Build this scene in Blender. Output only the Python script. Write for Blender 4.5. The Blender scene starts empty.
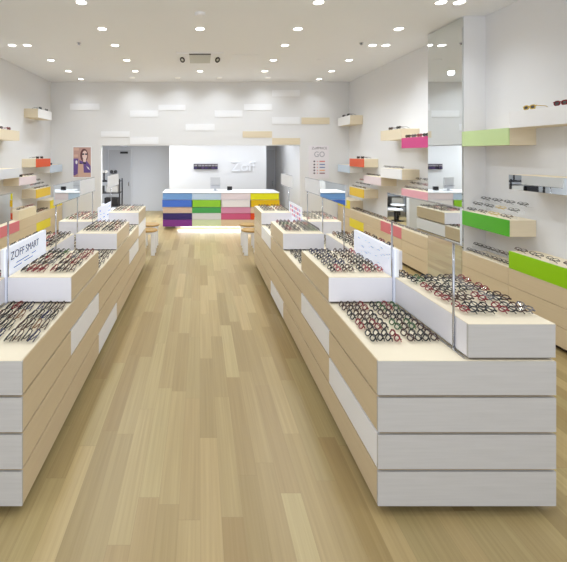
import bpy, bmesh, math, random
from mathutils import Vector, Matrix, Euler
random.seed(7)
C = bpy.context.scene.collection
SC = bpy.context.scene
PI = math.pi
H = 1.65                      # eye height

# ------------------------------------------------------------------ camera
cd = bpy.data.cameras.new('camera')
cam = bpy.data.objects.new('camera', cd); C.objects.link(cam)
cam.location = (0, 0, H); cam.rotation_euler = (PI/2, 0, 0)
cd.sensor_width = 36; cd.lens = 400/567*36
cd.shift_x = (283.5-200)/567; cd.shift_y = -(281-154)/567
cd.clip_start = .02
SC.camera = cam
# ------------------------------------------------------------------ world and exposure
w = bpy.data.worlds.new('world'); SC.world = w; w.use_nodes = True
w.node_tree.nodes['Background'].inputs[0].default_value = (.93, .96, 1, 1)
w.node_tree.nodes['Background'].inputs[1].default_value = 1.0
SC.view_settings.view_transform = 'Standard'; SC.view_settings.look = 'None'
SC.view_settings.exposure = 0.1; SC.view_settings.gamma = 1
SC.view_settings.use_curve_mapping = False
SPOT_W = 38
SPOT_COL = (.885, .945, 1)
# daylight through the open shop front behind the camera
al = bpy.data.lights.new('shop_front_daylight', 'AREA'); al.shape = 'RECTANGLE'
al.size = 6.0; al.size_y = 2.8; al.energy = 62; al.color = (.86, .92, 1)
ao = bpy.data.objects.new('shop_front_daylight', al); C.objects.link(ao)
ao.location = (0, -2.3, 1.7); ao.rotation_euler = (PI/2, 0, 0)

# ------------------------------------------------------------------ materials
def lin(c):
    return tuple(((v/255)/12.92 if v/255 <= .04045 else ((v/255+.055)/1.055)**2.4) for v in c) + (1,)
MATS = {}
def mat(name, col, rough=.5, metal=0, emit=None, strength=0, alpha=1, spec=.5):
    if name in MATS: return MATS[name]
    m = bpy.data.materials.new(name); m.use_nodes = True
    b = m.node_tree.nodes['Principled BSDF']
    n = m.node_tree.nodes; l = m.node_tree.links
    c = lin(col)
    # slight procedural mottling
    tx = n.new('ShaderNodeTexNoise'); tx.inputs['Scale'].default_value = 6
    rp = n.new('ShaderNodeMix'); rp.data_type = 'RGBA'
    rp.inputs[6].default_value = tuple(v*.975 for v in c[:3])+(1,); rp.inputs[7].default_value = c
    l.new(tx.outputs['Fac'], rp.inputs[0]); l.new(rp.outputs[2], b.inputs['Base Color'])
    b.inputs['Roughness'].default_value = rough; b.inputs['Metallic'].default_value = metal
    b.inputs['Specular IOR Level'].default_value = spec
    b.inputs['Alpha'].default_value = alpha
    if emit: b.inputs['Emission Color'].default_value = lin(emit); b.inputs['Emission Strength'].default_value = strength
    MATS[name] = m; return m
def wood(name, c1, c2, scale=(60, 2.2, 60), rough=.45):
    m = bpy.data.materials.new(name); m.use_nodes = True
    n = m.node_tree.nodes; l = m.node_tree.links; b = n['Principled BSDF']
    tc = n.new('ShaderNodeTexCoord'); mp = n.new('ShaderNodeMapping'); mp.inputs['Scale'].default_value = scale
    tx = n.new('ShaderNodeTexNoise'); tx.inputs['Scale'].default_value = 1; tx.inputs['Detail'].default_value = 5
    mx = n.new('ShaderNodeMix'); mx.data_type = 'RGBA'
    mx.inputs[6].default_value = lin(c1); mx.inputs[7].default_value = lin(c2)
    l.new(tc.outputs['Object'], mp.inputs[0]); l.new(mp.outputs[0], tx.inputs[0])
    l.new(tx.outputs['Fac'], mx.inputs[0]); l.new(mx.outputs[2], b.inputs['Base Color'])
    b.inputs['Roughness'].default_value = rough
    MATS[name] = m; return m
M_WALL = mat('white_wall_paint', (232, 232, 234), .7)
M_CEIL = mat('ceiling_paint', (243, 245, 250), .8)
M_GREY = mat('grey_wall_paint', (205, 207, 213), .7)
M_DOOR = mat('grey_door_paint', (186, 187, 192), .5)
M_SIDE = wood('ash_veneer', (206, 186, 152), (220, 202, 170))
M_END = wood('pale_end_wood', (180, 178, 176), (198, 196, 194), (4, 4, 90))  # end faces coloured paler and greyer than the sides
M_TRAYBOX = mat('tray_box_white', (240, 239, 246), .4)  # whiter tone for raised box ends and wall-side box bodies
M_TRAY = mat('cream_tray_liner', (246, 234, 208), .6)
M_DARK = mat('dark_reveal', (78, 58, 42), .7)
M_TOE = mat('toe_kick_brown', (70, 52, 40), .6)
M_BOXW = wood('maple_veneer', (222, 207, 178), (234, 221, 196), (4, 50, 60))
M_MIRROR = mat('mirror', (224, 228, 228), .015, 1)
M_CHROME = mat('brushed_steel', (190, 192, 200), .25, 1)
M_WHITE = mat('white_panel', (245, 246, 250), .4)
M_BLACK = mat('black_plastic', (22, 20, 24), .4)
M_INK = mat('dark_ink', (50, 48, 80), .6)
M_SEAT = wood('stool_seat_wood', (170, 135, 75), (190, 152, 92), (10, 10, 10))
M_ACR = mat('clear_acrylic', (240, 246, 250), .08, 0, alpha=.07)
M_LENS = mat('clear_lens', (235, 240, 244), .05, 0, alpha=.06)
M_SUNL = mat('dark_lens', (30, 24, 24), .05, 0, alpha=.9)
M_LAMP = mat('lamp_diffuser', (255, 255, 255), .5, emit=(255, 252, 246), strength=6)
M_LAMPD = mat('dim_lamp_diffuser', (240, 240, 240), .5, emit=(255, 250, 240), strength=.5)
def floor_mat():
    m = bpy.data.materials.new('oak_plank_floor'); m.use_nodes = True
    n = m.node_tree.nodes; l = m.node_tree.links; b = n['Principled BSDF']
    def M(op, a, b_=None, c=None):
        q = n.new('ShaderNodeMath'); q.operation = op
        for k_, v in enumerate((a, b_, c)):
            if v is None: continue
            if isinstance(v, (int, float)): q.inputs[k_].default_value = v
            else: l.new(v, q.inputs[k_])
        return q.outputs[0]
    def mixc(fac, a, b_, blend='MIX'):
        q = n.new('ShaderNodeMix'); q.data_type = 'RGBA'; q.blend_type = blend
        for k_, v in ((0, fac), (6, a), (7, b_)):
            if isinstance(v, (int, float, tuple)): q.inputs[k_].default_value = v
            else: l.new(v, q.inputs[k_])
        return q.outputs[2]
    tc = n.new('ShaderNodeTexCoord'); sp = n.new('ShaderNodeSeparateXYZ'); l.new(tc.outputs['Object'], sp.inputs[0])
    PW, LN = .098, .9
    u = M('DIVIDE', sp.outputs[0], PW); row = M('FLOOR', u); fu = M('FRACT', u)
    w1 = n.new('ShaderNodeTexWhiteNoise'); w1.noise_dimensions = '1D'; l.new(row, w1.inputs['W'])
    v = M('ADD', M('DIVIDE', sp.outputs[1], LN), w1.outputs[0]); idx = M('FLOOR', v); fv = M('FRACT', v)
    cb = n.new('ShaderNodeCombineXYZ'); l.new(row, cb.inputs[0]); l.new(idx, cb.inputs[1])
    w2 = n.new('ShaderNodeTexWhiteNoise'); w2.noise_dimensions = '2D'; l.new(cb.outputs[0], w2.inputs['Vector'])
    base = mixc(w2.outputs[0], lin((156, 135, 92)), lin((184, 165, 121)))
    tint = mixc(M('FRACT', M('MULTIPLY', w2.outputs[0], 7.3)), (1, .955, .90, 1), (.985, 1, .96, 1))
    base = mixc(1.0, base, tint, 'MULTIPLY')
    m2 = n.new('ShaderNodeMapping'); m2.inputs['Scale'].default_value = (75, 1.3, 1); l.new(tc.outputs['Object'], m2.inputs[0])
    sc = n.new('ShaderNodeVectorMath'); sc.operation = 'SCALE'; sc.inputs['Scale'].default_value = 13; l.new(w2.outputs[1], sc.inputs[0])
    ad = n.new('ShaderNodeVectorMath'); l.new(m2.outputs[0], ad.inputs[0]); l.new(sc.outputs[0], ad.inputs[1])
    tx = n.new('ShaderNodeTexNoise'); tx.inputs['Scale'].default_value = 1; tx.inputs['Detail'].default_value = 6; l.new(ad.outputs[0], tx.inputs[0])
    rr = n.new('ShaderNodeValToRGB'); rr.color_ramp.elements[0].position = .3; rr.color_ramp.elements[1].position = .7
    rr.color_ramp.elements[0].color = (.87, .85, .80, 1); rr.color_ramp.elements[1].color = (1.04, 1.04, 1.04, 1); l.new(tx.outputs['Fac'], rr.inputs[0])
    base = mixc(1.0, base, rr.outputs[0], 'MULTIPLY')
    gap = M('MAXIMUM', M('LESS_THAN', fu, .014), M('LESS_THAN', fv, .0022))
    base = mixc(M('MULTIPLY', gap, .45), base, lin((128, 104, 66)))
    l.new(base, b.inputs['Base Color']); b.inputs['Roughness'].default_value = .36
    return m
COL = dict(magenta=(205, 62, 130), pink=(232, 168, 180), rose=(222, 120, 130), orange=(232, 92, 38), yellow=(240, 200, 40),
           lemon=(240, 220, 20), lime=(150, 208, 10), green=(80, 178, 40), palegreen=(200, 222, 160), palepink=(238, 222, 226),
           white=(243, 242, 242), greyw=(222, 224, 228), paleblue=(206, 222, 240), cream=(240, 226, 190), paleyellow=(240, 232, 150))
def cm(k): return mat('laminate_'+k, COL[k], .35)

# ------------------------------------------------------------------ mesh helpers
def box(bm, a, b, mi=0):
    (x0, y0, z0), (x1, y1, z1) = a, b
    x0, x1 = sorted((x0, x1)); y0, y1 = sorted((y0, y1)); z0, z1 = sorted((z0, z1))
    v = [bm.verts.new(p) for p in ((x0,y0,z0),(x1,y0,z0),(x1,y1,z0),(x0,y1,z0),(x0,y0,z1),(x1,y0,z1),(x1,y1,z1),(x0,y1,z1))]
    for f in ((0,3,2,1),(4,5,6,7),(0,1,5,4),(1,2,6,5),(2,3,7,6),(3,0,4,7)):
        bm.faces.new([v[i] for i in f]).material_index = mi
def tube(bm, pts, r, n=8, closed=False, mi=0):
    pts = [Vector(p) for p in pts]; rings = []; N = len(pts)
    for i, p in enumerate(pts):
        if closed: t = pts[(i+1) % N]-pts[i-1]
        else: t = pts[min(i+1, N-1)]-pts[max(i-1, 0)]
        t.normalize(); up = Vector((0, 0, 1)) if abs(t.z) < .9 else Vector((0, 1, 0))
        if closed and abs(t.y) < .999: up = Vector((0, 1, 0)) if abs(pts[0].z-pts[N//4].z) > 1e-6 else Vector((0, 0, 1))
        a = t.cross(up).normalized(); b = a.cross(t)
        rings.append([bm.verts.new(p+r*(math.cos(2*PI*k/n)*a+math.sin(2*PI*k/n)*b)) for k in range(n)])
    for i in range(N if closed else N-1):
        A, B = rings[i], rings[(i+1) % N]
        for k in range(n):
            f = bm.faces.new((A[k], A[(k+1) % n], B[(k+1) % n], B[k])); f.smooth = True; f.material_index = mi
    if not closed:
        for R in (rings[0], rings[-1]):
            f = bm.faces.new(R); f.material_index = mi
def lathe(bm, prof, c=(0, 0, 0), n=24, mi=0):
    rings = [[bm.verts.new((c[0]+r*math.cos(2*PI*k/n), c[1]+r*math.sin(2*PI*k/n), c[2]+z)) for k in range(n)] for r, z in prof]
    for A, B in zip(rings, rings[1:]):
        for k in range(n):
            bm.faces.new((A[k], A[(k+1) % n], B[(k+1) % n], B[k])).material_index = mi
    bm.faces.new(rings[0][::-1]).material_index = mi; bm.faces.new(rings[-1]).material_index = mi
def poly(bm, pts, mi=0):
    f = bm.faces.new([bm.verts.new(p) for p in pts]); f.material_index = mi; return f
def obj(name, bm, m, parent=None, loc=None, bevel=0):
    bmesh.ops.recalc_face_normals(bm, faces=bm.faces)
    me = bpy.data.meshes.new(name); bm.to_mesh(me); bm.free()
    for x in (m if isinstance(m, (list, tuple)) else [m]): me.materials.append(x)
    o = bpy.data.objects.new(name, me); C.objects.link(o)
    if parent: o.parent = parent
    if loc: o.location = loc
    if bevel:
        b = o.modifiers.new('bevel', 'BEVEL'); b.width = bevel; b.segments = 2; b.limit_method = 'ANGLE'
    return o
def bx(name, a, b, m, parent=None, bevel=0):
    """box given in world coordinates; the object's origin goes to its own base centre"""
    c = Vector(((a[0]+b[0])/2, (a[1]+b[1])/2, min(a[2], b[2])))
    bm = bmesh.new(); box(bm, Vector(a)-c, Vector(b)-c)
    o = obj(name, bm, m, parent, None, bevel)
    o.location = c-(parent.location if parent else Vector()); return o
def tag(o, label, cat, group=None, kind=None):
    o['label'] = label; o['category'] = cat
    if group: o['group'] = group
    if kind: o['kind'] = kind
    return o
def thing(name, label, cat, loc=(0, 0, 0), rotz=0, group=None):
    o = bpy.data.objects.new(name, None); C.objects.link(o); o.location = loc; o.rotation_euler = (0, 0, rotz)
    o.empty_display_size = .05
    return tag(o, label, cat, group)
def struct(name, a, b, m, label=None):
    o = bx(name, a, b, m); o['kind'] = 'structure'
    if label: o['label'] = label; o['category'] = name.split('_')[0]
    return o
def text(name, body, size, m, parent, loc, rot, depth=.002, align='CENTER', sx=1):
    cu = bpy.data.curves.new(name, 'FONT'); cu.body = body; cu.size = size; cu.extrude = depth; cu.align_x = align
    cu.align_y = 'CENTER'
    t = bpy.data.objects.new(name, cu); C.objects.link(t)
    me = bpy.data.meshes.new_from_object(t.evaluated_get(bpy.context.evaluated_depsgraph_get()))
    bpy.data.objects.remove(t); me.materials.clear(); me.materials.append(m)
    o = bpy.data.objects.new(name, me); C.objects.link(o); o.parent = parent
    o.location = Vector(loc)-(parent.location if parent else Vector()); o.rotation_euler = rot; o.scale = (sx, 1, 1)
    return o

# ------------------------------------------------------------------ room shell
XW, XB = 3.27, 3.0            # side walls; faces of the wall boxes
P0, PL = 1.818, .69           # module grid along the room
def Z(k): return P0+PL*k
CZ = 3.228; YB = 8.77; YR = 11.6; YF = -2.4
struct('floor', (-3.6, YF, -.1), (3.6, YR+.1, 0), floor_mat())
struct('ceiling', (-XW, YF, CZ), (XW, YB, CZ+.1), M_CEIL)
struct('wall_left', (-XW-.12, YF, 0), (-XW, YB, CZ), M_WALL)
struct('wall_right', (XW, YF, 0), (XW+.12, YB, CZ), M_WALL)
bm = bmesh.new()
box(bm, (-XW-.12, YB, 0), (-2.17, YB+.12, 1.836)); box(bm, (2.19, YB, 0), (XW+.12, YB+.12, 1.836))
box(bm, (-XW-.12, YB, 1.836), (XW+.12, YB+.12, CZ+.1))
o = obj('wall_back', bm, M_WALL); o['kind'] = 'structure'
struct('wall_recess_back', (-3.4, YR, 0), (2.4, YR+.1, 2.45), M_GREY)
struct('wall_recess_left', (-3.5, YB+.12, 0), (-3.4, YR, 2.45), M_GREY)
struct('wall_recess_right', (2.19, YB+.12, 0), (2.31, YR, 2.45), M_WALL)
struct('ceiling_recess', (-3.4, YB+.12, 2.45), (2.19, YR, 2.55), M_CEIL)
struct('wall_counter', (-.78, 10.2, 0), (1.69, 10.35, 2.45), M_WALL)
for nm, x0, x1, hs in (('door_1', -2.64, -2.0, 1), ('door_2', 1.93, 2.15, 1)):
    d = struct(nm, (x0, YR-.035, 0), (x1, YR-.001, 1.77), M_DOOR)
    fr = bmesh.new(); c = d.location
    for a, b in (((x0-.03, YR-.05, 0), (x0, YR-.001, 1.80)), ((x1, YR-.05, 0), (x1+.03, YR-.001, 1.80)), ((x0, YR-.05, 1.77), (x1, YR-.001, 1.80))):
        box(fr, Vector(a)-c, Vector(b)-c)
    obj('door_frame', fr, M_GREY, d)
    hm = bmesh.new(); tube(hm, [Vector(p)-c for p in ((x1-.06, YR-.036, .86), (x1-.06, YR-.075, .86), (x1-.06, YR-.075, .74), (x1-.06, YR-.036, .74))], .009, 8)
    obj('door_handle', hm, M_CHROME, d)
    if nm == 'door_1':
        bx('door_closer', (x1-.3, YR-.08, 1.66), (x1-.08, YR-.036, 1.72), M_BLACK, d)
bx('door_sign_light', (-2.30, YR-.05, 1.86), (-2.10, YR-.001, 1.90), M_CHROME)['kind'] = 'structure'
bpy.data.objects['door_sign_light'].name = 'trim_1'
# mirror pillars, one module wide, floor to ceiling
for s, nm in ((1, 'trim_2'), (-1, 'trim_3')):
    p = struct(nm, (s*(XB+.02), Z(4), 0), (s*XW, Z(5), CZ), M_WALL)
def pillar_mirror(s, z0, z1, lab):
    o = bx('pillar_mirror', (s*XB, Z(4)+.004, z0), (s*(XB+.019), Z(5)-.004, z1), M_MIRROR)
    tag(o, lab, 'mirror', 'tall pillar mirrors'); return o
pillar_mirror(1, .02, 1.752, 'lower tall mirror pane on the right wall pillar')
pillar_mirror(1, 1.76, CZ-.01, 'upper tall mirror pane on the right wall pillar, reaching the ceiling')
pillar_mirror(-1, .02, 1.752, 'lower tall mirror pane on the left wall pillar')
pillar_mirror(-1, 1.76, CZ-.01, 'upper tall mirror pane on the left wall pillar, reaching the ceiling')

# raised panels on the back bulkhead
k = YB/400
def bulk(x0, y0, x1, y1, kind, lab):
    o = bx('wall_panel', ((x0-200)*k, YB-.012, H-(y1-154)*k), ((x1-200)*k, YB-.0005, H-(y0-154)*k), M_BOXW if kind else M_WHITE, bevel=.001)
    tag(o, lab, 'wall panel', 'wood wall panels' if kind else 'white wall panels')
bulk(242.6, 131.3, 272, 137.6, 1, 'beige wood panel on the back wall, leftmost of the three')
bulk(272.1, 138, 300, 144.6, 1, 'beige wood panel above the right end of the counter recess, lowest one')
bulk(301.4, 117.6, 329.4, 124.2, 1, 'beige wood panel on the back wall above the price poster')
for i, (a, b, c_, d, lab) in enumerate([
    (158.5, 104.8, 185.5, 110.5, 'white panel on back wall, high, left of centre'),
    (130, 110.5, 158.3, 117, 'white panel on back wall, left, one step below the high one'),
    (185.6, 124, 214.6, 130.6, 'white panel on back wall, lowest in the middle above the counter'),
    (214.7, 110.5, 242.4, 117, 'white panel on back wall, directly above the dark strip, middle height'),
    (244, 104, 271.8, 110.4, 'white panel on back wall, above leftmost wood panel'),
    (272, 90, 299.6, 96.4, 'white panel on back wall, highest one near the ceiling'),
    (272, 117, 299.6, 124, 'white panel on back wall, left of the wood panel over the poster'),
    (130, 137.2, 158.3, 144, 'white panel on back wall, just over the grey recess wall'),
    (101, 131.3, 129.6, 137, 'white panel on back wall, above the grey door recess'),
    (70, 103.6, 99.7, 110, 'white panel on back wall, leftmost, above the portrait poster')]):
    bulk(a, b, c_, d, 0, lab)

# ------------------------------------------------------------------ ceiling lights
def downlight(x, y, lab, zc=CZ, on=True, power=SPOT_W, tilt=0, cone=None, dim=False):
    bm = bmesh.new(); lathe(bm, [(.062, -.006), (.066, -.004), (.066, -.0005), (.062, -.0005)], n=24)
    o = obj('ceiling_light', bm, M_WHITE, None, (x, y, zc))
    tag(o, lab, 'ceiling light', 'round recessed downlights')
    bm = bmesh.new(); lathe(bm, [(.052, -.0085), (.052, -.0062)], n=24); obj('diffuser', bm, M_LAMPD if dim else M_LAMP, o)
    L = bpy.data.lights.new('lamp', 'SPOT'); L.energy = power; L.spot_size = math.radians(cone or (125 if abs(x) > 2 else 168)); L.spot_blend = 1
    L.shadow_soft_size = .06; L.color = SPOT_COL
    lo = bpy.data.objects.new('lamp', L); C.objects.link(lo); lo.parent = o; lo.location = (0, 0, -.03); lo.rotation_euler = (tilt, 0, 0)
    return o
RN = ['first', 'second', 'third', 'fourth', 'fifth', 'sixth', 'seventh', 'eighth', 'ninth', 'tenth']
def col_lights(x, ys, desc):
    for i, y in enumerate(ys):
        downlight(x, y, 'round downlight, %s from the back wall, %s' % (RN[i], desc), power=SPOT_W*(.35 if y > 8 else .9 if y > 7 else 1.0 if y > 4.5 else .8)*((.85 if y > 4.5 else .45) if abs(x) > 2 else 1))
col_lights(-1.23, [7.6, 6.71, 5.79, 5.03, 4.15, 2.9, 1.5, .1], 'in the row over the left island')
col_lights(1.23, [7.6, 6.71, 5.79, 5.03, 4.15, 2.9, 1.5, .1], 'in the row over the right island')
col_lights(0, [7.6, 5.03], 'on the centre line over the aisle')
col_lights(-2.5, [8.4, 7.6, 6.71, 5.79, 4.15, 2.4, .8], 'in the row along the left wall')
col_lights(2.5, [8.4, 7.6, 6.71, 5.79, 5.03, 4.15, 2.4, .8], 'in the row along the right wall')
col_lights(-2.72, [5.79], 'hard against the left wall row')
col_lights(2.69, [5.79, 4.15], 'paired on the wall side of the right row')
for i, x in enumerate((-2.4, -1.5)):  # lamps added out of view to brighten the recess and its grey wall
    downlight(x, 9.7, 'added unseen downlight in the recess before the grey wall, %s' % ('left one', 'right one')[i], 2.45, power=210)
for i, x in enumerate((-.4, .45, 1.3)):  # out-of-view lamps added for the wash on the counter wall
    downlight(x, 9.35, 'added unseen downlight washing the white counter wall, %s' % ('left one', 'middle one', 'right one')[i], 2.45, power=32)
downlight(1.97, 10.0, 'added unseen downlight in the right corner of the recess before the narrow door', 2.45, power=22)  # lamp added out of view to lift the dark right corner
for i, x in enumerate((-1.4, -.46, .4, 1.4)):
    downlight(x, 8.25, 'wall-washing downlight close to the back wall, %s from the left' % RN[i], power=15, tilt=.35, cone=130, dim=True)
# air conditioner cassette
t = thing('air_conditioner', 'white square ceiling air conditioner cassette with two dark round ducts', 'air conditioner', (0, 6.62, CZ))
bm = bmesh.new(); box(bm, (-.37, -.4, -.014), (.37, .4, -.0005)); obj('face_plate', bm, M_CEIL, t, bevel=.003)
bm = bmesh.new()
for i in range(12): box(bm, (-.17, -.29+i*.045, -.024), (.17, -.262+i*.045, -.0142))
obj('grille', bm, mat('grille_grey', (214, 214, 208), .6), t)
bm = bmesh.new(); box(bm, (-.17, -.385, -.022), (.17, -.33, -.0142)); obj('air_slot', bm, mat('slot_grey', (90, 86, 80), .7), t)
for s in (-1, 1):
    bm = bmesh.new(); tube(bm, [(s*.29+.03*math.cos(2*PI*i/24), -.02+.15*math.sin(2*PI*i/24), -.026) for i in range(24)], .011, 8, True)
    obj('round_duct', bm, mat('slot_dark', (50, 46, 44), .7), t)
o = bx('ceiling_hatch', (.5, 6.35, CZ-.006), (.93, 6.9, CZ-.0005), M_CEIL); tag(o, 'flush square access hatch in ceiling beside the air conditioner', 'hatch')
bm = bmesh.new(); lathe(bm, [(.03, -.035), (.055, -.03), (.06, -.0005)]); o = obj('smoke_detector', bm, M_WHITE, None, (0, 4.48, CZ))
tag(o, 'small round white smoke detector on ceiling centre line', 'smoke detector')
def sprinkler(x, y, lab):
    bm = bmesh.new(); lathe(bm, [(.012, -.03), (.02, -.028), (.008, -.015), (.03, -.004), (.03, -.0005)], n=12)
    tag(obj('sprinkler', bm, M_CHROME, None, (x, y, CZ)), lab, 'sprinkler', 'ceiling sprinklers')
sprinkler(-1.72, 5.68, 'tiny steel sprinkler head on ceiling, left of aisle')
sprinkler(2.29, 5.68, 'tiny steel sprinkler head on ceiling, right of aisle')
def speaker(x, y, lab):
    bm = bmesh.new(); lathe(bm, [(.085, -.008), (.095, -.0005)]); o = obj('ceiling_speaker', bm, M_CEIL, None, (x, y, CZ))
    tag(o, lab, 'ceiling speaker', 'round ceiling speakers')
speaker(-1.73, 6.71, 'faint round flush speaker in ceiling, left side')
speaker(2.05, 6.71, 'faint round flush speaker in ceiling, right side')

# ------------------------------------------------------------------ eyeglasses
EG = []      # every pair: dict(matrix, colour, label, group)
GC = dict(black=(14, 11, 14), brown=(66, 36, 26), red=(128, 26, 36), navy=(38, 40, 78), green=(60, 96, 52),
          grey=(110, 106, 108), tortoise=(120, 78, 44), pink=(170, 84, 92), gold=(206, 176, 84))
for n_, c_ in GC.items(): mat('frame_'+n_, c_, .25)
LW, LH = .050, .036
def lens_pts(cx, n, s=1, y=0):
    pts = []
    for i in range(n):
        a = 2*PI*i/n; c, si = math.cos(a), math.sin(a)
        pts.append((cx+LW/2*s*math.copysign(abs(c)**.75, c), y, LH/2+LH/2*s*math.copysign(abs(si)**.75, si)))
    return pts
def g_front(bm, n=14, q=5, r=.0026, mi=0):
    for s in (-1, 1): tube(bm, lens_pts(s*.034, n), r, q, True, mi)
    tube(bm, [(-.010, 0, .024), (-.004, -.001, .0275), (.004, -.001, .0275), (.010, 0, .024)], r, q, False, mi)
    for s in (-1, 1): tube(bm, [(s*.058, 0, .026), (s*.067, .001, .028), (s*.067, .007, .028)], r, q, False, mi)
def g_temple(bm, s, folded, r=.003, q=5, mi=0):
    if folded:  # folded across behind the lenses, tips drooping
        y = .012 if s > 0 else .018
        tube(bm, [(s*.0665, .0075, .028), (s*.060, y, .0275), (s*-.015, y+.007, .024), (s*-.046, y+.010, .016)], r, q, False, mi)
    else:
        tube(bm, [(s*.067, .0075, .028), (s*.067, .09, .027), (s*.064, .135, .008)], r, q, False, mi)
TH = {}
def glass_proto(col, folded=True, sun=False):
    """meshes of one pair: frame front, two temples, two lenses"""
    key = (col, folded, sun)
    if key in TH: return TH[key]
    m = MATS['frame_'+col]; res = []
    def me(name, fn, mm):
        bm = bmesh.new(); fn(bm); bmesh.ops.recalc_face_normals(bm, faces=bm.faces)
        x = bpy.data.meshes.new(name); bm.to_mesh(x); bm.free(); x.materials.append(mm); return x
    res.append(('front', me('eyeglass_front', lambda b: g_front(b, 16, 6, .0052 if sun else .0038), m)))
    for s in (-1, 1): res.append(('temple', me('temple', lambda b: g_temple(b, s, folded), m)))
    for s in (-1, 1): res.append(('lens', me('lens', lambda b: poly(b, lens_pts(s*.034, 16, .97)), M_SUNL if sun else M_LENS)))
    TH[key] = res; return res
PROTO = {}
def place_pair(mw, col, label, group, folded=True, sun=False):
    key = (col, folded, sun); name = 'sunglasses' if sun else 'eyeglasses'
    parts = glass_proto(col, folded, sun)
    if key not in PROTO:
        root = bpy.data.objects.new(name, parts[0][1]); C.objects.link(root)
        for n_, me in parts[1:]:
            ch = bpy.data.objects.new(n_, me); C.objects.link(ch); ch.parent = root
        PROTO[key] = root; r = root
    else:
        src = PROTO[key]; r = src.copy(); C.objects.link(r)
        for ch in list(src.children):
            c = ch.copy(); C.objects.link(c); c.parent = r
    r.matrix_world = mw
    tag(r, label, 'sunglasses' if sun else 'eyeglasses', group); return r
def pose(x, y, z, face, lean, jit=0):
    """face: sign of the x direction the lenses look to; lean back in radians"""
    rz = PI/2*face + random.uniform(-jit, jit)
    lift = .0045+(max(0, .030*math.sin(lean)-.016*math.cos(lean)) if lean > .1 else 0)
    return Matrix.Translation((x, y, z+lift)) @ Euler((0, 0, rz)).to_matrix().to_4x4() @ Matrix.Rotation(-lean, 4, 'X')
def pick(ws):
    r = random.random()*sum(w for _, w in ws)
    for c_, w_ in ws:
        r -= w_
        if r <= 0: return c_
    return ws[-1][0]
MIXES = [[('black', 6), ('brown', 3), ('red', 1), ('navy', 1), ('tortoise', 1)],
         [('black', 4), ('red', 3), ('brown', 3), ('green', 1), ('grey', 1)],
         [('black', 5), ('brown', 4), ('grey', 2), ('pink', 1), ('navy', 1)]]
ORD = ['first', 'second', 'third', 'fourth', 'fifth']
def tray_glasses(s, seg, half, z, margin, desc, mix, lean):
    # half 0: aisle side, half 1: wall side
    xi = .809+.405*half
    for c in range(2):
        x0 = xi+.035+c*.188
        for r in range(4):
            y = Z(seg)+margin+.067+r*(PL-margin-.01)/4*.985
            for q in range(4):
                x = x0+.012+q*.041
                
                col = pick(mix)
                EG.append(dict(m=pose(s*x, y+random.uniform(-.006, .006), z, -1, lean, .09) @ Matrix.Scale(.82, 4), col=col,
                    desc=desc, cc=('aisle' if c == 0 else 'far'), r=r, q=q,
                    label='%s glasses, %s, %s column, %s row, %s from aisle' % (col, desc, 'aisle' if c == 0 else 'far', ORD[r], ORD[q]),
                    group='eyeglasses laid out on the '+('right' if s > 0 else 'left')+' island'))

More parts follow.
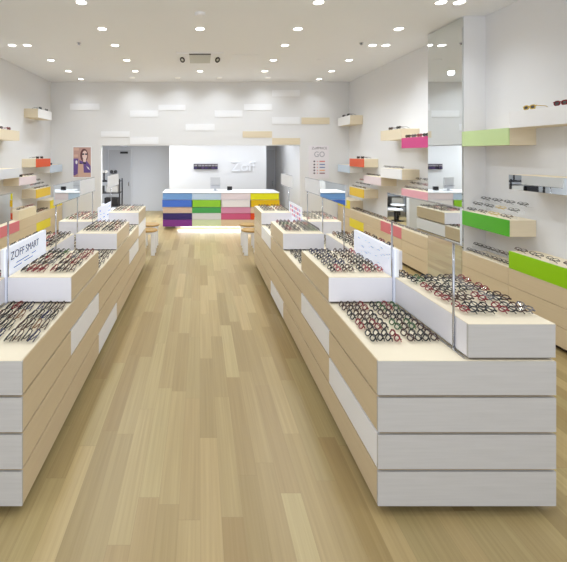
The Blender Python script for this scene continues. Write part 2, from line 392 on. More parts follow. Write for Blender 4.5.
# ------------------------------------------------------------------ islands
ZI = .709; RM = .168
SEGW = ['front', 'second', 'third', 'fourth', 'fifth', 'last']
def island(s):
    side = 'right' if s > 0 else 'left'
    t = thing('display_island', 'long ash wood display island of four stacked layers on the %s of the aisle' % side, 'display island', (s*1.214, Z(0), 0))
    xi, xo = s*.809, s*1.619
    bx('core', (xi+s*.02, Z(0)+.02, .036), (xo-s*.02, Z(6)-.02, ZI-.02), M_DARK, t)
    bx('plinth', (xi+s*.06, Z(0)+.08, 0), (xo-s*.06, Z(6)-.08, .036), M_DARK, t)
    white = {(1, 1): 1, (0, 2): 1, (3, 3): 1, (4, 0): 1} if s > 0 else {(1, 1): 1, (2, 3): 1, (4, 1): 1, (5, 0): 1, (0, 2): 0}
    for row in range(4):
        z1 = ZI-RM*row; z0 = z1-RM+.012
        if row == 0: z1 = ZI-.003
        # layer body, split around the white inset panels
        bm = bmesh.new(); c = t.location
        box(bm, Vector((xi+s*.015, Z(0)+.012, z0))-c, Vector((xo, Z(6), z1))-c)
        obj('layer', bm, M_SIDE, t, bevel=.0015)
        for seg in range(6):
            wh = white.get((seg, row))
            if row == 0 or True:
                bx('side_panel', (xi, Z(seg)+(.0125 if seg == 0 else .0008), z0+.0005), (xi+s*.0145, Z(seg+1)-.0008, z1-.0005), M_WHITE if wh else M_SIDE, t)
                if wh: t.children[-1]['label'] = 'white side panel'
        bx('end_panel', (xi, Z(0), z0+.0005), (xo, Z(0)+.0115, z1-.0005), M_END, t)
    bx('tray_liner', (xi+s*.004, Z(0)+.004, ZI-.0028), (xo-s*.004, Z(6)-.004, ZI), M_TRAY, t)
    # spine rail
    bx('spine_rail', (s*1.211, Z(0)+.02, ZI+.0005), (s*1.217, Z(6)-.02, ZI+.006), M_CHROME, t)
    for seg in range(6):
        half = 1 if seg % 2 == 0 else 0
        a = s*(.809+.405*half)+(s*.006 if half else 0); b = s*(.809+.405*(half+1))-(0 if half else s*.006)
        tb = thing('raised_tray_box', '%s raised white-ended wood tray box on the %s island, %s side' % (SEGW[seg], side, 'wall' if half else 'aisle'),
                   'tray box', ((a+b)/2, Z(seg)+PL/2, ZI+.0065), 0, 'raised tray boxes on the islands')
        y0, y1 = Z(seg)+.002, Z(seg+1)-.002; z0, z1 = ZI+.0065, ZI+RM
        inset = .012
        bx('base', (a+s*inset, y0+inset, z0), (b-s*inset, y1-inset, z0+.008), M_DARK, tb)
        bx('body', (a+s*.0012, y0+.0122, z0+.008), (b-s*.0012, y1, z1-.003), M_SIDE if half == 0 else M_TRAYBOX, tb, .0012)
        bx('end_panel', (a+s*.0012, y0, z0+.008), (b-s*.0012, y0+.012, z1-.003), M_TRAYBOX if seg else M_END, tb)
        bx('tray_liner', (a+s*.002, y0+.001, z1-.0028), (b-s*.002, y1-.001, z1), M_TRAY, tb)
        mix = MIXES[(seg+(s > 0)) % 3]
        for h2 in (0, 1):
            up = h2 == half
            desc = '%s island %s %s tray' % (side, SEGW[seg], ('raised' if up else 'low'))
            mg = .15 if (seg == 0 and not up) else (.07 if up else .04)
            tray_glasses(s, seg, h2, (z1 if up else ZI)+.0005, mg, desc, mix, .9 if (up and seg == 0) else .62)
    # mirrors and panels on posts
    def panel(name, lab, cat, y0, y1, z0, z1, m, posts, base=ZI+.006, fr=True):
        p = thing(name, lab, cat, (s*1.214, (y0+y1)/2, base))
        bx('panel', (s*1.209, y0, z0), (s*1.215, y1, z1), m, p)
        bx('back_plate', (s*1.2152, y0, z0), (s*1.219, y1, z1), M_MIRROR if m is M_MIRROR else M_WHITE, p)
        bm = bmesh.new(); c = p.location
        box(bm, Vector((s*1.207, y0, z1+.0003))-c, Vector((s*1.221, y1, z1+.005))-c)
        box(bm, Vector((s*1.207, y0, z0-.005))-c, Vector((s*1.221, y1, z0-.0003))-c)
        obj('edge_rail', bm, M_CHROME, p)
        for y in posts:
            bm = bmesh.new(); q = Vector((s*1.2138, y, 0))-p.location
            q.z = 0; x_ = q
            tube(bm, [x_+Vector((0, 0, 0)), x_+Vector((0, 0, z0-.0053-base))], .0055, 10)
            lathe(bm, [(.0058, 0), (.0058, .006), (.0056, .008)], (x_.x, x_.y, 0), 12)
            obj('post', bm, M_CHROME, p)
        return p
    panel('table_mirror', 'long slim mirror on two steel posts at the front of the %s island' % side, 'mirror', 1.86, 2.58, 1.229, 1.396, M_MIRROR, (1.915, 2.53))
    panel('table_mirror', 'long slim mirror on two steel posts, second one back on the %s island' % side, 'mirror', 3.33, 4.02, 1.225, 1.385, M_MIRROR, (3.37, 3.96))
    panel('notice_board', 'pale board on a post just behind the second mirror of the %s island' % side, 'board', 4.06, 4.6, 1.232, 1.38, M_WHITE, (4.52,))
    panel('post_sign', 'small blank white sign on a thin post at the back of the %s island' % side, 'sign', 5.27, 5.95, 1.20, 1.36, M_WHITE, (5.46,))
    # low light-box signs
    yy0, yy1 = 2.512, 3.17
    zb = ZI+.0066
    ls = thing('table_sign', ('white light sign lettered in dark capitals on the left island' if s < 0 else 'white light sign with faint blue print on the right island'), 'sign', (s*1.2142, (yy0+yy1)/2, zb))
    bx('sign_panel', (s*1.2210, yy0, zb), (s*1.2315, yy1, 1.05), mat('lit_sign', (235, 240, 252), .4, emit=(225, 234, 255), strength=.32), ls)
    bx('sign_edge', (s*1.2317, yy0, zb), (s*1.249, yy1, 1.048), M_WHITE, ls)
    if s < 0:
        text('lettering', 'ZOFF', .074, M_INK, ls, (-1.2204, 2.68, .985), (PI/2, 0, PI/2), .0004, sx=1.15)
        text('lettering', 'SMART', .074, M_INK, ls, (-1.2204, 2.915, .985), (PI/2, 0, PI/2), .0004, sx=1.0)
        bm = bmesh.new(); c = ls.location
        for (u0, u1, v) in ((2.66, 2.86, .925), (2.9, 2.98, .928), (2.62, 2.74, .902), (2.78, 2.92, .904)):
            box(bm, Vector((-1.2209, u0, v))-c, Vector((-1.2203, u1, v+.007))-c)
        obj('print_lines', bm, mat('blue_ink', (120, 138, 190)), ls)
    else:
        bm = bmesh.new(); c = ls.location; rr = random.Random(3)
        for i in range(26):
            u = 2.56+rr.random()*.52; v = .90+rr.random()*.12; L = .01+rr.random()*.035
            box(bm, Vector((1.2203, u, v))-c, Vector((1.2209, u+L, v+.005))-c)
        obj('print_lines', bm, mat('pale_blue_ink', (188, 202, 232)), ls)
    ys0, ys1 = 4.74, 5.42
    ls = thing('table_sign', 'small white sign with %s print, far end of the %s island' % (('blue' if s < 0 else 'pink grid'), side), 'sign', (s*1.2142, (ys0+ys1)/2, ZI+.0066))
    bx('sign_panel', (s*1.2085, ys0, ZI+.0066), (s*1.2115+s*.0, ys1, 1.01), mat('lit_sign', (235, 240, 252)), ls)
    bm = bmesh.new(); c = ls.location; rr = random.Random(5)
    n0 = 0
    for i in range(6):
        for j in range(3):
            u = ys0+.07+i*.095; v = .845+j*.05
            if s < 0: box(bm, Vector((s*1.2084, u, v+rr.random()*.02))-c, Vector((s*1.2079, u+.03+rr.random()*.05, v+.012+rr.random()*.015))-c, 0)
            else: box(bm, Vector((s*1.2084, u, v))-c, Vector((s*1.2079, u+.07, v+.036))-c, (i*2+j) % 3)
    obj('print', bm, [mat('print_blue', (150, 165, 225))] if s < 0 else [mat('print_pink', (228, 120, 140)), mat('print_lilac', (200, 190, 225)), mat('print_rose', (238, 190, 200))], ls)
island(1); island(-1)

# ------------------------------------------------------------------ wall base cabinets
def base_unit(s, kk, fronts):
    side = 'right' if s > 0 else 'left'
    t = thing('base_cabinet', 'three-drawer wood base cabinet along the %s wall, %s' % (side, fronts[3]), 'cabinet', (s*(XB+XW)/2, Z(kk)+PL/2, 0), 0, 'wood base cabinets on the %s wall' % side)
    y0, y1 = Z(kk)+.0008, Z(kk+1)-.0008
    bx('plinth', (s*(XB+.05), y0, 0), (s*(XW-.001), y1, .04), M_TOE, t)
    bx('carcass', (s*(XB+.0155), y0, .0405), (s*(XW-.001), y1, .541), M_SIDE, t)
    for r in range(3):
        z1 = .543-.168*r; m = cm(fronts[r]) if fronts[r] else M_SIDE
        o = bx('drawer_front', (s*XB, y0+.001, z1-.164), (s*(XB+.015), y1-.001, z1), m, t, .0012)
        if fronts[r]: o['label'] = fronts[r].replace('lemon', 'yellow').replace('rose', 'rose pink')+' drawer front'
    bx('worktop', (s*(XB+.016), y0, .5415), (s*(XW-.001), y1, .544), M_TRAY, t)
def near(kk):
    return {9: 'against the back wall', 8: 'second from the back wall', 7: 'third from the back wall', 6: 'fourth from the back wall',
            5: 'just beyond the pillar mirror', 3: 'next before the pillar mirror', 2: 'second before the pillar mirror',
            1: 'third before the pillar mirror', 0: 'nearest the shop front'}[kk]
for kk in (0, 1, 2, 3, 5, 6, 7, 8, 9):
    for s in (1, -1):
        f = [None, None, None, near(kk)]
        if kk == 6: f[0] = 'rose'
        if kk == 8: f[1] = 'lemon'
        if kk == 4: f[2] = 'paleyellow'
        base_unit(s, kk, f)

# ------------------------------------------------------------------ wall display boxes
def wbox(s, kk, z0, z1, face, lab, top='tray', bodym=None, y0=None, y1=None):
    side = 'right' if s > 0 else 'left'
    y0 = (Z(kk) if y0 is None else y0)+.001; y1 = (Z(kk+1) if y1 is None else y1)-.001
    t = thing('display_box', lab, 'display box', (s*(XB+XW)/2, (y0+y1)/2, z0), 0, 'box shelves on the %s wall' % side)
    bx('body', (s*(XB+.0125), y0, z0), (s*(XW-.0005), y1, z1-.003), bodym or M_BOXW, t, .0012)
    fm = M_MIRROR if face == 'mirror' else (M_BOXW if face == 'wood' else cm(face))
    o = bx('face_panel', (s*XB, y0, z0), (s*(XB+.012), y1, z1), fm, t, .0008)
    if face != 'wood': o['label'] = face.replace('palegreen', 'pale green').replace('palepink', 'pale pink').replace('greyw', 'pale grey').replace('paleblue', 'pale blue')+' face panel'
    bx('tray_liner', (s*(XB+.013), y0+.001, z1-.0028), (s*(XW-.001), y1-.001, z1), M_TRAY, t)
    return t
def riser(s, kk, z, lab, y0=None, y1=None, n=3):
    y0 = (Z(kk)+.02 if y0 is None else y0); y1 = (Z(kk+1)-.02 if y1 is None else y1)
    bm = bmesh.new(); c = Vector((s*(XB+XW)/2, (y0+y1)/2, z))
    for i in range(1, n):
        zt = z+i*.06; xa = XB+.02+i*.08
        box(bm, Vector((s*xa, y0, zt-.003))-c, Vector((s*(xa+.08), y1, zt))-c)
        box(bm, Vector((s*xa, y0, z+.0005+(0 if i == 1 else .06*(i-1)+.0005)))-c, Vector((s*(xa+.003), y1, zt-.003))-c)
    o = obj('acrylic_riser', bm, M_ACR, None, c); tag(o, lab, 'display riser', 'clear stepped risers on the wall boxes'); return o
def wall_glasses(s, kk, z, desc, rows=3, n=4, risern=True, lean=1.1, mix=MIXES[0]):
    for r in range(rows):
        for q in range(n):
            y = Z(kk)+.09+q*(PL-.18)/(n-1)+(r % 2)*.012
            x = XB+.028+r*.08
            col = pick(mix)
            EG.append(dict(m=pose(s*x, y, z+(.06*r if risern else 0)+.0005, -s, lean, .12), col=col,
                label='%s glasses on the %s, %s row up, %s from near end' % (col, desc, ['bottom', 'middle', 'top'][r], ORD[q]),
                group='eyeglasses on the %s wall' % ('right' if s > 0 else 'left')))
def suns(s, x, y, z, col, lab):
    m = pose(s*x, y, z+.0012, -s, .03, .05)
    place_pair(m, col, lab, 'sunglasses standing on the wall boxes', False, True)
def both(s):
    sd = 'right' if s > 0 else 'left'
    W = lambda *a, **k_: wbox(s, *a, **k_)
    W(6, 1.87, 2.03, 'wood', 'plain wood box high on the %s wall beyond the magenta one' % sd if s > 0 else 'cream wood box high on the left wall, nearest of the high ones')
    W(8, 1.405, 1.56, 'orange', 'wood box with orange face, eye level on the %s wall' % sd)
    W(8, .835, .995, 'yellow', 'wood box with yellow face, waist level on the %s wall' % sd)
    W(7, 1.12, 1.258, 'palepink', 'wood box with pale pink face on the %s wall, below the pale one' % sd)
    W(6, 1.265, 1.418, 'white' if s > 0 else 'greyw', 'wood box with %s face, eye level on the %s wall' % ('white' if s > 0 else 'pale grey', sd))
    W(9, 1.27, 1.425, 'paleblue', 'pale translucent box in the far corner of the %s wall' % sd, bodym=M_WHITE)
    W(9, .545, .71, 'lemon', 'low box with yellow face on the far base cabinet, %s wall' % sd)
    riser(s, 8, .996, 'clear stepped riser on the yellow-faced box, %s wall' % sd)
    wall_glasses(s, 8, .996, '%s yellow-faced box' % sd, mix=MIXES[2])
    wall_glasses(s, 7, 1.259, '%s pale pink-faced box' % sd, rows=1, n=5, risern=False)
    wall_glasses(s, 8, .545, '%s low cabinet second from back' % sd, rows=2, n=5, risern=False)
    suns(s, XB+.03, Z(8)+.12, 1.561, 'black', 'black sunglasses on the orange-faced box of the %s wall, near one' % sd)
    suns(s, XB+.03, Z(8)+.32, 1.561, 'brown', 'brown sunglasses on the orange-faced box of the %s wall, far one' % sd)
both(1); both(-1)
# right wall
wbox(1, 9, 2.25, 2.43, 'white', 'highest white box in the far right corner of the wall')
suns(1, XB+.03, Z(9)+.15, 2.431, 'black', 'black sunglasses on the highest box of the right wall, near one')
suns(1, XB+.03, Z(9)+.42, 2.431, 'brown', 'brown sunglasses on the highest box of the right wall, far one')
suns(1, XB+.03, Z(6)+.15, 2.031, 'black', 'black sunglasses on the high plain wood box, near one')
suns(1, XB+.03, Z(6)+.40, 2.031, 'brown', 'brown sunglasses on the high plain wood box, far one')
wbox(1, 5, 1.735, 1.885, 'magenta', 'wood box with magenta face beside the pillar mirror on right wall')
for q, (cc, yy) in enumerate((('black', .10), ('pink', .25), ('grey', .40), ('brown', .56))):
    suns(1, XB+.03, Z(5)+yy, 1.886, cc, '%s sunglasses on the magenta-faced box, %s from the pillar' % (cc, ORD[q]))
wbox(1, 5, .985, 1.14, 'pink', 'wood box with pink face beside the pillar mirror on right wall')
riser(1, 5, 1.141, 'clear stepped riser on the pink-faced box'); wall_glasses(1, 5, 1.141, 'pink-faced box')
riser(1, 5, .545, 'clear stepped riser on the cabinet just beyond the pillar mirror'); wall_glasses(1, 5, .545, 'right cabinet beyond pillar', mix=MIXES[2], n=5)
riser(1, 6, .545, 'clear stepped riser on the rose-fronted right cabinet'); wall_glasses(1, 6, .545, 'right rose-fronted cabinet', n=5)
wall_glasses(1, 7, .545, 'right cabinet third from back', rows=2, n=5, risern=False)
wall_glasses(1, 6, 1.419, 'white-faced right box', rows=1, n=5, risern=False, lean=1.2, mix=[('grey', 1)])
wbox(1, 3, 1.737, 1.905, 'palegreen', 'wood box with pale green face, high beside the pillar mirror')
wbox(1, 2, 1.90, 2.055, 'white', 'large white-faced box at the right edge, highest near one')
suns(1, XB+.03, 3.68, 2.056, 'gold', 'yellow-framed sunglasses on the near white box')
suns(1, XB+.03, 3.36, 2.056, 'red', 'red-framed sunglasses on the near white box')
wbox(1, 2, 1.31, 1.45, 'mirror', 'mirror-faced box at the right edge of the wall')
wbox(1, 3, .845, 1.005, 'green', 'wood box with bright green face right of the pillar mirror')
riser(1, 3, 1.006, 'clear stepped riser on the bright green-faced box'); wall_glasses(1, 3, 1.006, 'bright green-faced box', mix=[('black', 7), ('brown', 2), ('gold', 1)])
riser(1, 3, .545, 'clear stepped riser on the cabinet before the pillar mirror', n=2); wall_glasses(1, 3, .545, 'cabinet before the pillar mirror', rows=2, n=5)
wbox(1, 2, .545, .71, 'lime', 'low box with lime green face on the base cabinet at right edge')
wall_glasses(1, 2, .711, 'lime-faced low box', rows=1, n=4, risern=False, lean=1.25)
# left wall
wbox(-1, 8, 2.33, 2.495, 'white', 'highest box on the left wall, wood end and white face', y0=7.43, y1=8.1)
suns(-1, XB+.03, 7.6, 2.496, 'black', 'black sunglasses on the highest left wall box, near one')
suns(-1, XB+.03, 7.9, 2.496, 'grey', 'grey sunglasses on the highest left wall box, far one')
suns(-1, XB+.03, Z(6)+.38, 2.031, 'red', 'red-framed sunglasses on the high cream box of the left wall')
suns(-1, XB+.03, Z(6)+.12, 2.031, 'brown', 'brown sunglasses on the high cream box of the left wall')
suns(-1, XB+.03, Z(7)+.1, 1.259, 'black', 'black sunglasses at the near end of the left pale pink box')
suns(-1, XB+.03, Z(9)+.1, 1.426, 'navy', 'navy sunglasses on the pale blue box, left corner')
wbox(-1, 7, .545, .70, 'cream', 'low cream box with dark glasses on the left base cabinets')
wall_glasses(-1, 7, .701, 'left low cream box', rows=1, n=4, risern=False)
# mirrored neighbours seen only in the mirrors
wbox(-1, 5, 1.0, 1.15, 'wood', 'plain wood box on left wall beyond the pillar, waist level')
wbox(-1, 3, .845, 1.005, 'wood', 'plain wood box on left wall before the pillar')

# ------------------------------------------------------------------ service counter
kc = 8.75/400
def cx(x): return (x-200)*kc
def cz(y): return H-(y-154)*kc
t = thing('service_counter', 'long white-topped service counter clad in coloured panels before the back wall', 'counter', (.46, 9.1, 0))
bx('body', (cx(163.5), 8.77, cz(226.5)), (cx(278.5), 9.46, .795), M_WHITE, t)
bx('plinth', (cx(175), 8.9, 0), (cx(267), 9.4, cz(226.5)-.0005), M_WHITE, t)
bx('worktop', (cx(162.5), 8.74, .796), (cx(279.5), 9.50, .812), M_WHITE, t, .002)
XS = [162.8, 192.1, 221.1, 250.5, 279]
YS = [(193.3, 199.6), (200.1, 206.9), (207.3, 213), (213.3, 219.6), (219.8, 226.5)]
PC = [[(120, 168, 232), (198, 220, 246), (236, 224, 232), (236, 234, 20)],
      [(70, 118, 222), (150, 212, 52), (242, 238, 240), (232, 190, 10)],
      [(220, 192, 172), (72, 168, 88), (222, 150, 184), (226, 202, 172)],
      [(52, 34, 110), (224, 224, 226), (210, 92, 136), (230, 80, 34)],
      [(132, 50, 146), (218, 232, 192), (226, 204, 176), (226, 204, 176)]]
NM = [['light blue', 'pale blue', 'pale pink', 'yellow'], ['blue', 'lime green', 'white', 'golden yellow'],
      ['tan', 'green', 'pink', 'beige'], ['dark violet', 'light grey', 'rose', 'orange red'], ['purple', 'pale green', 'beige', 'beige']]
for r in range(5):
    dx = .5 if r == 1 else 0
    for c in range(4):
        o = bx('front_panel', (cx(XS[c]-dx)+.001, 8.748-(.008 if r in (1,) else 0), cz(YS[r][1])), (cx(XS[c+1]+dx)-.001, 8.769, cz(YS[r][0])),
               mat('counter_'+NM[r][c].replace(' ', '_'), PC[r][c], .4), t)
        o['label'] = NM[r][c]+' front panel'
    for sx_, xx, c in ((-1, cx(163.5), 0), (1, cx(278.5), 3)):
        o = bx('end_panel', (xx, 8.771, cz(YS[r][1])), (xx+sx_*.012, 9.46, cz(YS[r][0])), mat('counter_'+NM[r][c].replace(' ', '_'), PC[r][c]), t)
        o['label'] = NM[r][c]+' end panel'
bx('under_light', (cx(180), 8.80, cz(226.5)-.012), (cx(262), 8.84, cz(226.5)-.001), mat('strip_lamp', (255, 255, 255), emit=(255, 250, 240), strength=4), t)
L = bpy.data.lights.new('strip_lamp', 'AREA'); L.shape = 'RECTANGLE'; L.size = 1.9; L.size_y = .05; L.energy = 4.5; L.color = (.95, .97, 1)
lo = bpy.data.objects.new('strip_lamp', L); C.objects.link(lo); lo.parent = t; lo.location = Vector((.46, 8.79, .048))-t.location
lo.rotation_euler = (-.6, 0, 0)
# things on the counter
d = thing('display_screen', 'pale grey upright screen on a stand on the service counter', 'screen', (.345, 9.1, .8125))
bx('base', (.27, 9.05, .8125), (.42, 9.17, .822), M_GREY, d)
bx('stand', (.32, 9.1, .8222), (.37, 9.12, .87), M_GREY, d)
bx('screen', (.235, 9.085, .87), (.46, 9.11, 1.12), mat('screen_grey', (205, 206, 210), .3), d, .004)
bx('shelf_tray', (.25, 9.03, .93), (.445, 9.084, .94), mat('screen_tray', (165, 166, 172)), d)
d = thing('card_terminal', 'small black payment terminal on the service counter', 'terminal', (.66, 9.05, .8125))
bx('base', (.615, 9.0, .8125), (.66, 9.07, .83), M_WHITE, d)
bm = bmesh.new(); box(bm, (-.055, -.03, .0), (.055, .03, .085)); o = obj('body', bm, M_BLACK, d, (.01, 0, .02), .006)
# counter-wall logo letters and dark strip
lt = thing('wall_lettering', 'raised white shop lettering on the white wall behind the counter', 'sign', (1.1, 10.199, 1.3))
text('letters', 'Zoff', .36, M_WHITE, lt, (1.10, 10.181, 1.325), (PI/2, 0, 0), .018, sx=1.0)
kw = 10.2/400
def wx(x): return (x-200)*kw
def wz(y): return H-(y-154)*kw
n_ = thing('wall_niche_display', 'dark narrow framed display strip on the white wall behind the counter', 'display strip', (wx(205.5), 10.199, wz(169.2)))
bx('frame', (wx(193.7), 10.16, wz(169.2)), (wx(217.7), 10.199, wz(163.9)), mat('niche_dark', (58, 46, 56), .5), n_)
rr = random.Random(4)
for i in range(7):
    xa = wx(194.5)+i*.085+(.01 if i else -.005)
    bx('box_item', (xa, 10.13, wz(168.7)), (xa+.07, 10.159, wz(166.9)), mat('niche_item_%d' % (i % 3), [(60, 50, 96), (40, 36, 60), (84, 64, 110)][i % 3]), n_)
    bx('upper_item', (xa, 10.14, wz(166.2)), (xa+.074, 10.159, wz(164.7)), mat('niche_grey', (150, 146, 150)), n_)

# ------------------------------------------------------------------ posters
pk = YB/400
px = lambda x: (x-200)*pk
pz = lambda y: H-(y-154)*pk
t = thing('portrait_poster', 'poster of a smiling person in glasses and purple top, on left back wall', 'poster', (px(82.2), YB-.001, pz(178)))
bm = bmesh.new(); c = t.location
bx('frame', (px(72.8), YB-.012, pz(178)), (px(91.6), YB-.001, pz(146.3)), M_WHITE, t)
yl = YB-.0125
PM = [mat('print_brick', (196, 158, 150)), mat('print_purple', (108, 82, 152)), mat('print_hair', (104, 62, 66)), mat('print_skin', (240, 214, 208)),
      mat('print_dark', (44, 34, 60)), mat('print_tan', (216, 180, 164)), mat('print_white', (240, 236, 240))]
lay = [0]
def pp(pts, mi):
    lay[0] += 1
    poly(bm, [Vector((px(a), yl-.0003*lay[0], pz(b)))-c for a, b in pts], mi)
def ell(x, y, rx, ry, n=18): return [(x+rx*math.cos(2*PI*i/n), y+ry*math.sin(2*PI*i/n)) for i in range(n)]
pp([(73.6, 147.3), (91, 147.3), (91, 177), (73.6, 177)], 0)
pp([(73.6, 158.5), (78.5, 158.5), (78.5, 173), (75, 175.5), (73.6, 175)], 1)
pp([(74, 148), (79, 148), (79, 150.5), (74, 150.5)], 5); pp([(74, 154.5), (78, 154.5), (78, 157), (74, 157)], 5)
pp(ell(84.3, 155.3, 3.9, 6.6), 2)
pp([(79.5, 160), (83, 161.5), (87, 161), (90.8, 166), (91, 173.3), (80, 173.3)], 1)
pp([(78.3, 164), (83.5, 164), (84, 173), (78, 173)], 5)
pp([(78.4, 172.7), (91, 172.7), (91, 176.8), (78.4, 176.8)], 5)
pp(ell(84.9, 155.2, 2.5, 4.6), 3)
pp([(83, 159), (86.3, 159), (86, 162), (83.6, 162)], 3)
pp([(82.4, 153.4), (84.5, 153.4), (84.5, 154.9), (82.4, 154.9)], 4); pp([(85.3, 153.4), (87.3, 153.4), (87.3, 154.9), (85.3, 154.9)], 4)
pp(ell(76.7, 162.2, 1.1, 1.9), 6); pp([(84, 158), (85.8, 158), (85.4, 158.6), (84.4, 158.6)], 6)
pp([(79.8, 162.8), (82, 163.2), (82, 164), (79.8, 163.8)], 4); pp([(83, 162), (86.5, 162.5), (86, 164), (83.5, 163.6)], 4)
pp([(86.5, 166), (88.8, 167.5), (90, 170), (88, 168.6)], 6)
obj('print', bm, PM, t)
t = thing('price_poster', 'white price poster with two big rings and five coloured rows, right back wall', 'poster', (px(318.5), YB-.001, pz(178.6)))
c = t.location
bx('sheet', (px(308.6), YB-.01, pz(178.6)), (px(328.6), YB-.001, pz(145.6)), mat('poster_white', (236, 232, 238)), t)
text('title', 'ZoffPRICE', .075, mat('poster_grey', (120, 116, 130)), t, (px(319.3), YB-.0105, pz(148.3)), (PI/2, 0, 0), .0003, sx=1.05)
text('letter_ring', 'GO', .17, mat('poster_ring', (168, 166, 180)), t, (px(319.3), YB-.0105, pz(154.6)), (PI/2, 0, 0), .0003, sx=.9)
RMT = [mat('row_dark', (70, 56, 80)), mat('row_red', (214, 128, 124)), mat('row_blue', (128, 142, 186)), mat('row_orange', (232, 176, 136)), mat('row_mauve', (150, 112, 128))]
for i, yy in enumerate((161.4, 164.5, 167.4, 170.3, 173.2)):
    for x0_, x1_, h_, mi_, nm_ in ((313.4, 315, .7, 0, 'row_icon'), (316.8, 317.6, .5, 1, 'row_mark'), (319.4, 324.8, .6, [1, 2, 2, 3, 4][i], 'price_bar')):
        bx(nm_, (px(x0_), YB-.0112, pz(yy+h_)), (px(x1_), YB-.0102, pz(yy-h_)), RMT[mi_], t)

# ------------------------------------------------------------------ stools
def stool(x, y, lab, seatm=M_SEAT, legm=M_WHITE, h=.41, kind='wood'):
    t = thing('round_stool', lab, 'stool', (x, y, 0), 0, 'round stools')
    bm = bmesh.new(); lathe(bm, [(.15, h-.03), (.162, h-.024), (.162, h-.006), (.15, h)], n=28); obj('seat', bm, seatm, t)
    if kind == 'wood':
        bm = bmesh.new(); lathe(bm, [(.145, h-.06), (.15, h-.058), (.15, h-.0305), (.14, h-.0305)], n=28); obj('apron', bm, legm, t)
        for a in range(4):
            sx_, sy_ = (-1, -1, 1, 1)[a], (-1, 1, -1, 1)[a]; bm = bmesh.new()
            box(bm, (sx_*.062, sy_*.085, 0), (sx_*.125, sy_*.115, h-.0605)); obj('leg', bm, legm, t, bevel=.004)
    else:
        bm = bmesh.new(); tube(bm, [(0, 0, .03), (0, 0, h-.0305)], .03, 12); obj('pedestal', bm, M_BLACK, t)
        bm = bmesh.new(); lathe(bm, [(.14, 0), (.14, .014), (.05, .0295)]); obj('foot', bm, M_BLACK, t)
stool(.84, 6.6, 'round wood-topped white stool at the far end of right island, near one')
stool(.86, 7.12, 'round wood-topped white stool behind the right island, far one')
stool(-.86, 6.6, 'round wood-topped white stool at the far end of left island, near one')
stool(-.88, 7.12, 'round wood-topped white stool behind the left island, far one')
stool(-2.0, 9.05, 'white-seated stool on black pedestal in the left recess, near one', M_WHITE, kind='ped')
stool(-2.45, 9.85, 'white-seated stool on black pedestal in the left recess, far one', M_WHITE, kind='ped')
# open black rack in the recess
t = thing('open_rack', 'open black steel rack in the left recess before the grey door', 'rack', (-2.55, 10.6, 0))
for x in (-2.97, -2.11):
    for y in (10.4, 10.75):
        bx('upright', (x, y, 0), (x+.03, y+.03, 1.0), M_BLACK, t)
for i, z in enumerate((.28, .62, .92)):
    bx('shelf', (-2.939, 10.401, z), (-2.111, 10.779, z+.022), M_BLACK, t)
G2 = mat('carton_grey', (168, 164, 158))
for i, (x, z, w_, h_, cc) in enumerate(((-2.9, .303, .3, .22, G2), (-2.5, .303, .35, .2, M_BLACK), (-2.85, .643, .3, .16, M_BLACK), (-2.45, .643, .3, .2, G2))):
    tag(bx('storage_carton', (x, 10.45, z), (x+w_, 10.7, z+h_), cc, bevel=.004), '%s carton on the black rack, %s' % (('grey', 'black', 'black', 'grey')[i], ('low left', 'low right', 'middle left', 'middle right')[i]), 'carton', 'cartons on the rack')
for i in range(3):
    t2 = thing('optical_instrument', 'black eye-test instrument with round lens discs on the rack, %s' % ('left', 'middle', 'right')[i], 'instrument', (-2.78+i*.25, 10.55, .9425), 0, 'eye-test instruments')
    bm = bmesh.new(); lathe(bm, [(.07, 0), (.07, .02), (.02, .03), (.02, .18)], n=16); obj('stand', bm, M_BLACK, t2)
    for s in (-1, 1):
        bm = bmesh.new(); lathe(bm, [(.04, -.015), (.05, 0), (.04, .015)], n=16)
        o = obj('lens_disc', bm, M_BLACK if (i+s) % 2 else G2, t2); o.location = (s*.052, 0, .235); o.rotation_euler = (PI/2, 0, 0)
    # head joint
    bm = bmesh.new(); box(bm, (-.03, -.012, .181), (.03, .012, .2)); obj('head', bm, M_BLACK, t2)

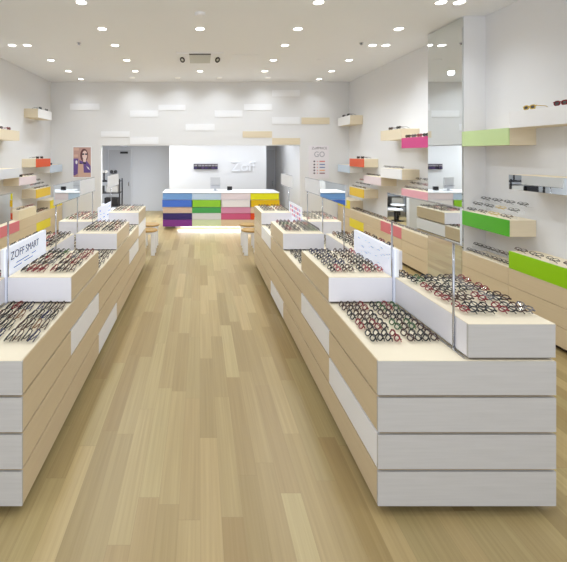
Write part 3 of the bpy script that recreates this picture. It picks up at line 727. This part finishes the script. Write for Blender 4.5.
# ------------------------------------------------------------------ lay out the eyeglasses: the 300 that show largest, the rest as one
bpy.context.view_layer.update()
dg = bpy.context.evaluated_depsgraph_get()
eye = Vector((0, 0, H))
def shows(m):
    n = 0
    for lp in ((0, 0, .03), (-.05, 0, .034), (.05, 0, .034)):
        p = m @ Vector(lp); px_ = 200+400*p.x/p.y; py_ = 154-400*(p.z-H)/p.y
        if not (-6 < px_ < 573 and py_ < 568): continue
        d_ = p-eye; L_ = d_.length
        hit, hp, *_r = SC.ray_cast(dg, eye, d_.normalized(), distance=L_-.012)
        if not hit: n += 1
    return n
for g in EG:
    g['vis'] = shows(g['m']); g['d'] = (g['m'].translation-eye).length
seen = sorted([g for g in EG if g['vis']], key=lambda g: g['d'])
big, rest = seen[:296], seen[296:]+[g for g in EG if not g['vis'] and 'aisle' not in g['label'].split(',')[-1][-5:]]
hidden = [g for g in EG if not g['vis']]
for i, g in enumerate(big): place_pair(g['m'], g['col'], g['label'], g['group'])
rest = seen[296:]+hidden
names = list(GC); bm = bmesh.new(); mini = {}
for col in names:
    b = bmesh.new(); g_front(b, 8, 3, .0028); g_temple(b, 1, True, q=3); g_temple(b, -1, True, q=3)
    mini[col] = ([v.co.copy() for v in b.verts], [[v.index for v in f.verts] for f in b.faces]) if False else None
    b.verts.ensure_lookup_table(); b.verts.index_update()
    mini[col] = ([v.co.copy() for v in b.verts], [[v.index for v in f.verts] for f in b.faces]); b.free()
vs, fs, ms = [], [], []
for g in rest:
    V, F = mini[g['col']]; o0 = len(vs)
    vs += [tuple(g['m'] @ v) for v in V]; fs += [[i+o0 for i in f] for f in F]; ms += [names.index(g['col'])]*len(F)
me = bpy.data.meshes.new('eyeglasses'); me.from_pydata(vs, [], fs)
for n_ in names: me.materials.append(MATS['frame_'+n_])
me.polygons.foreach_set('material_index', ms); me.update()
o = bpy.data.objects.new('eyeglasses', me); C.objects.link(o)
tag(o, 'small distant eyeglasses covering the farther trays and wall boxes', 'eyeglasses', None, 'stuff')
print('EYEGLASSES', len(EG), 'seen', len(seen), 'rest', len(rest), 'far cut', seen[295]['d'])
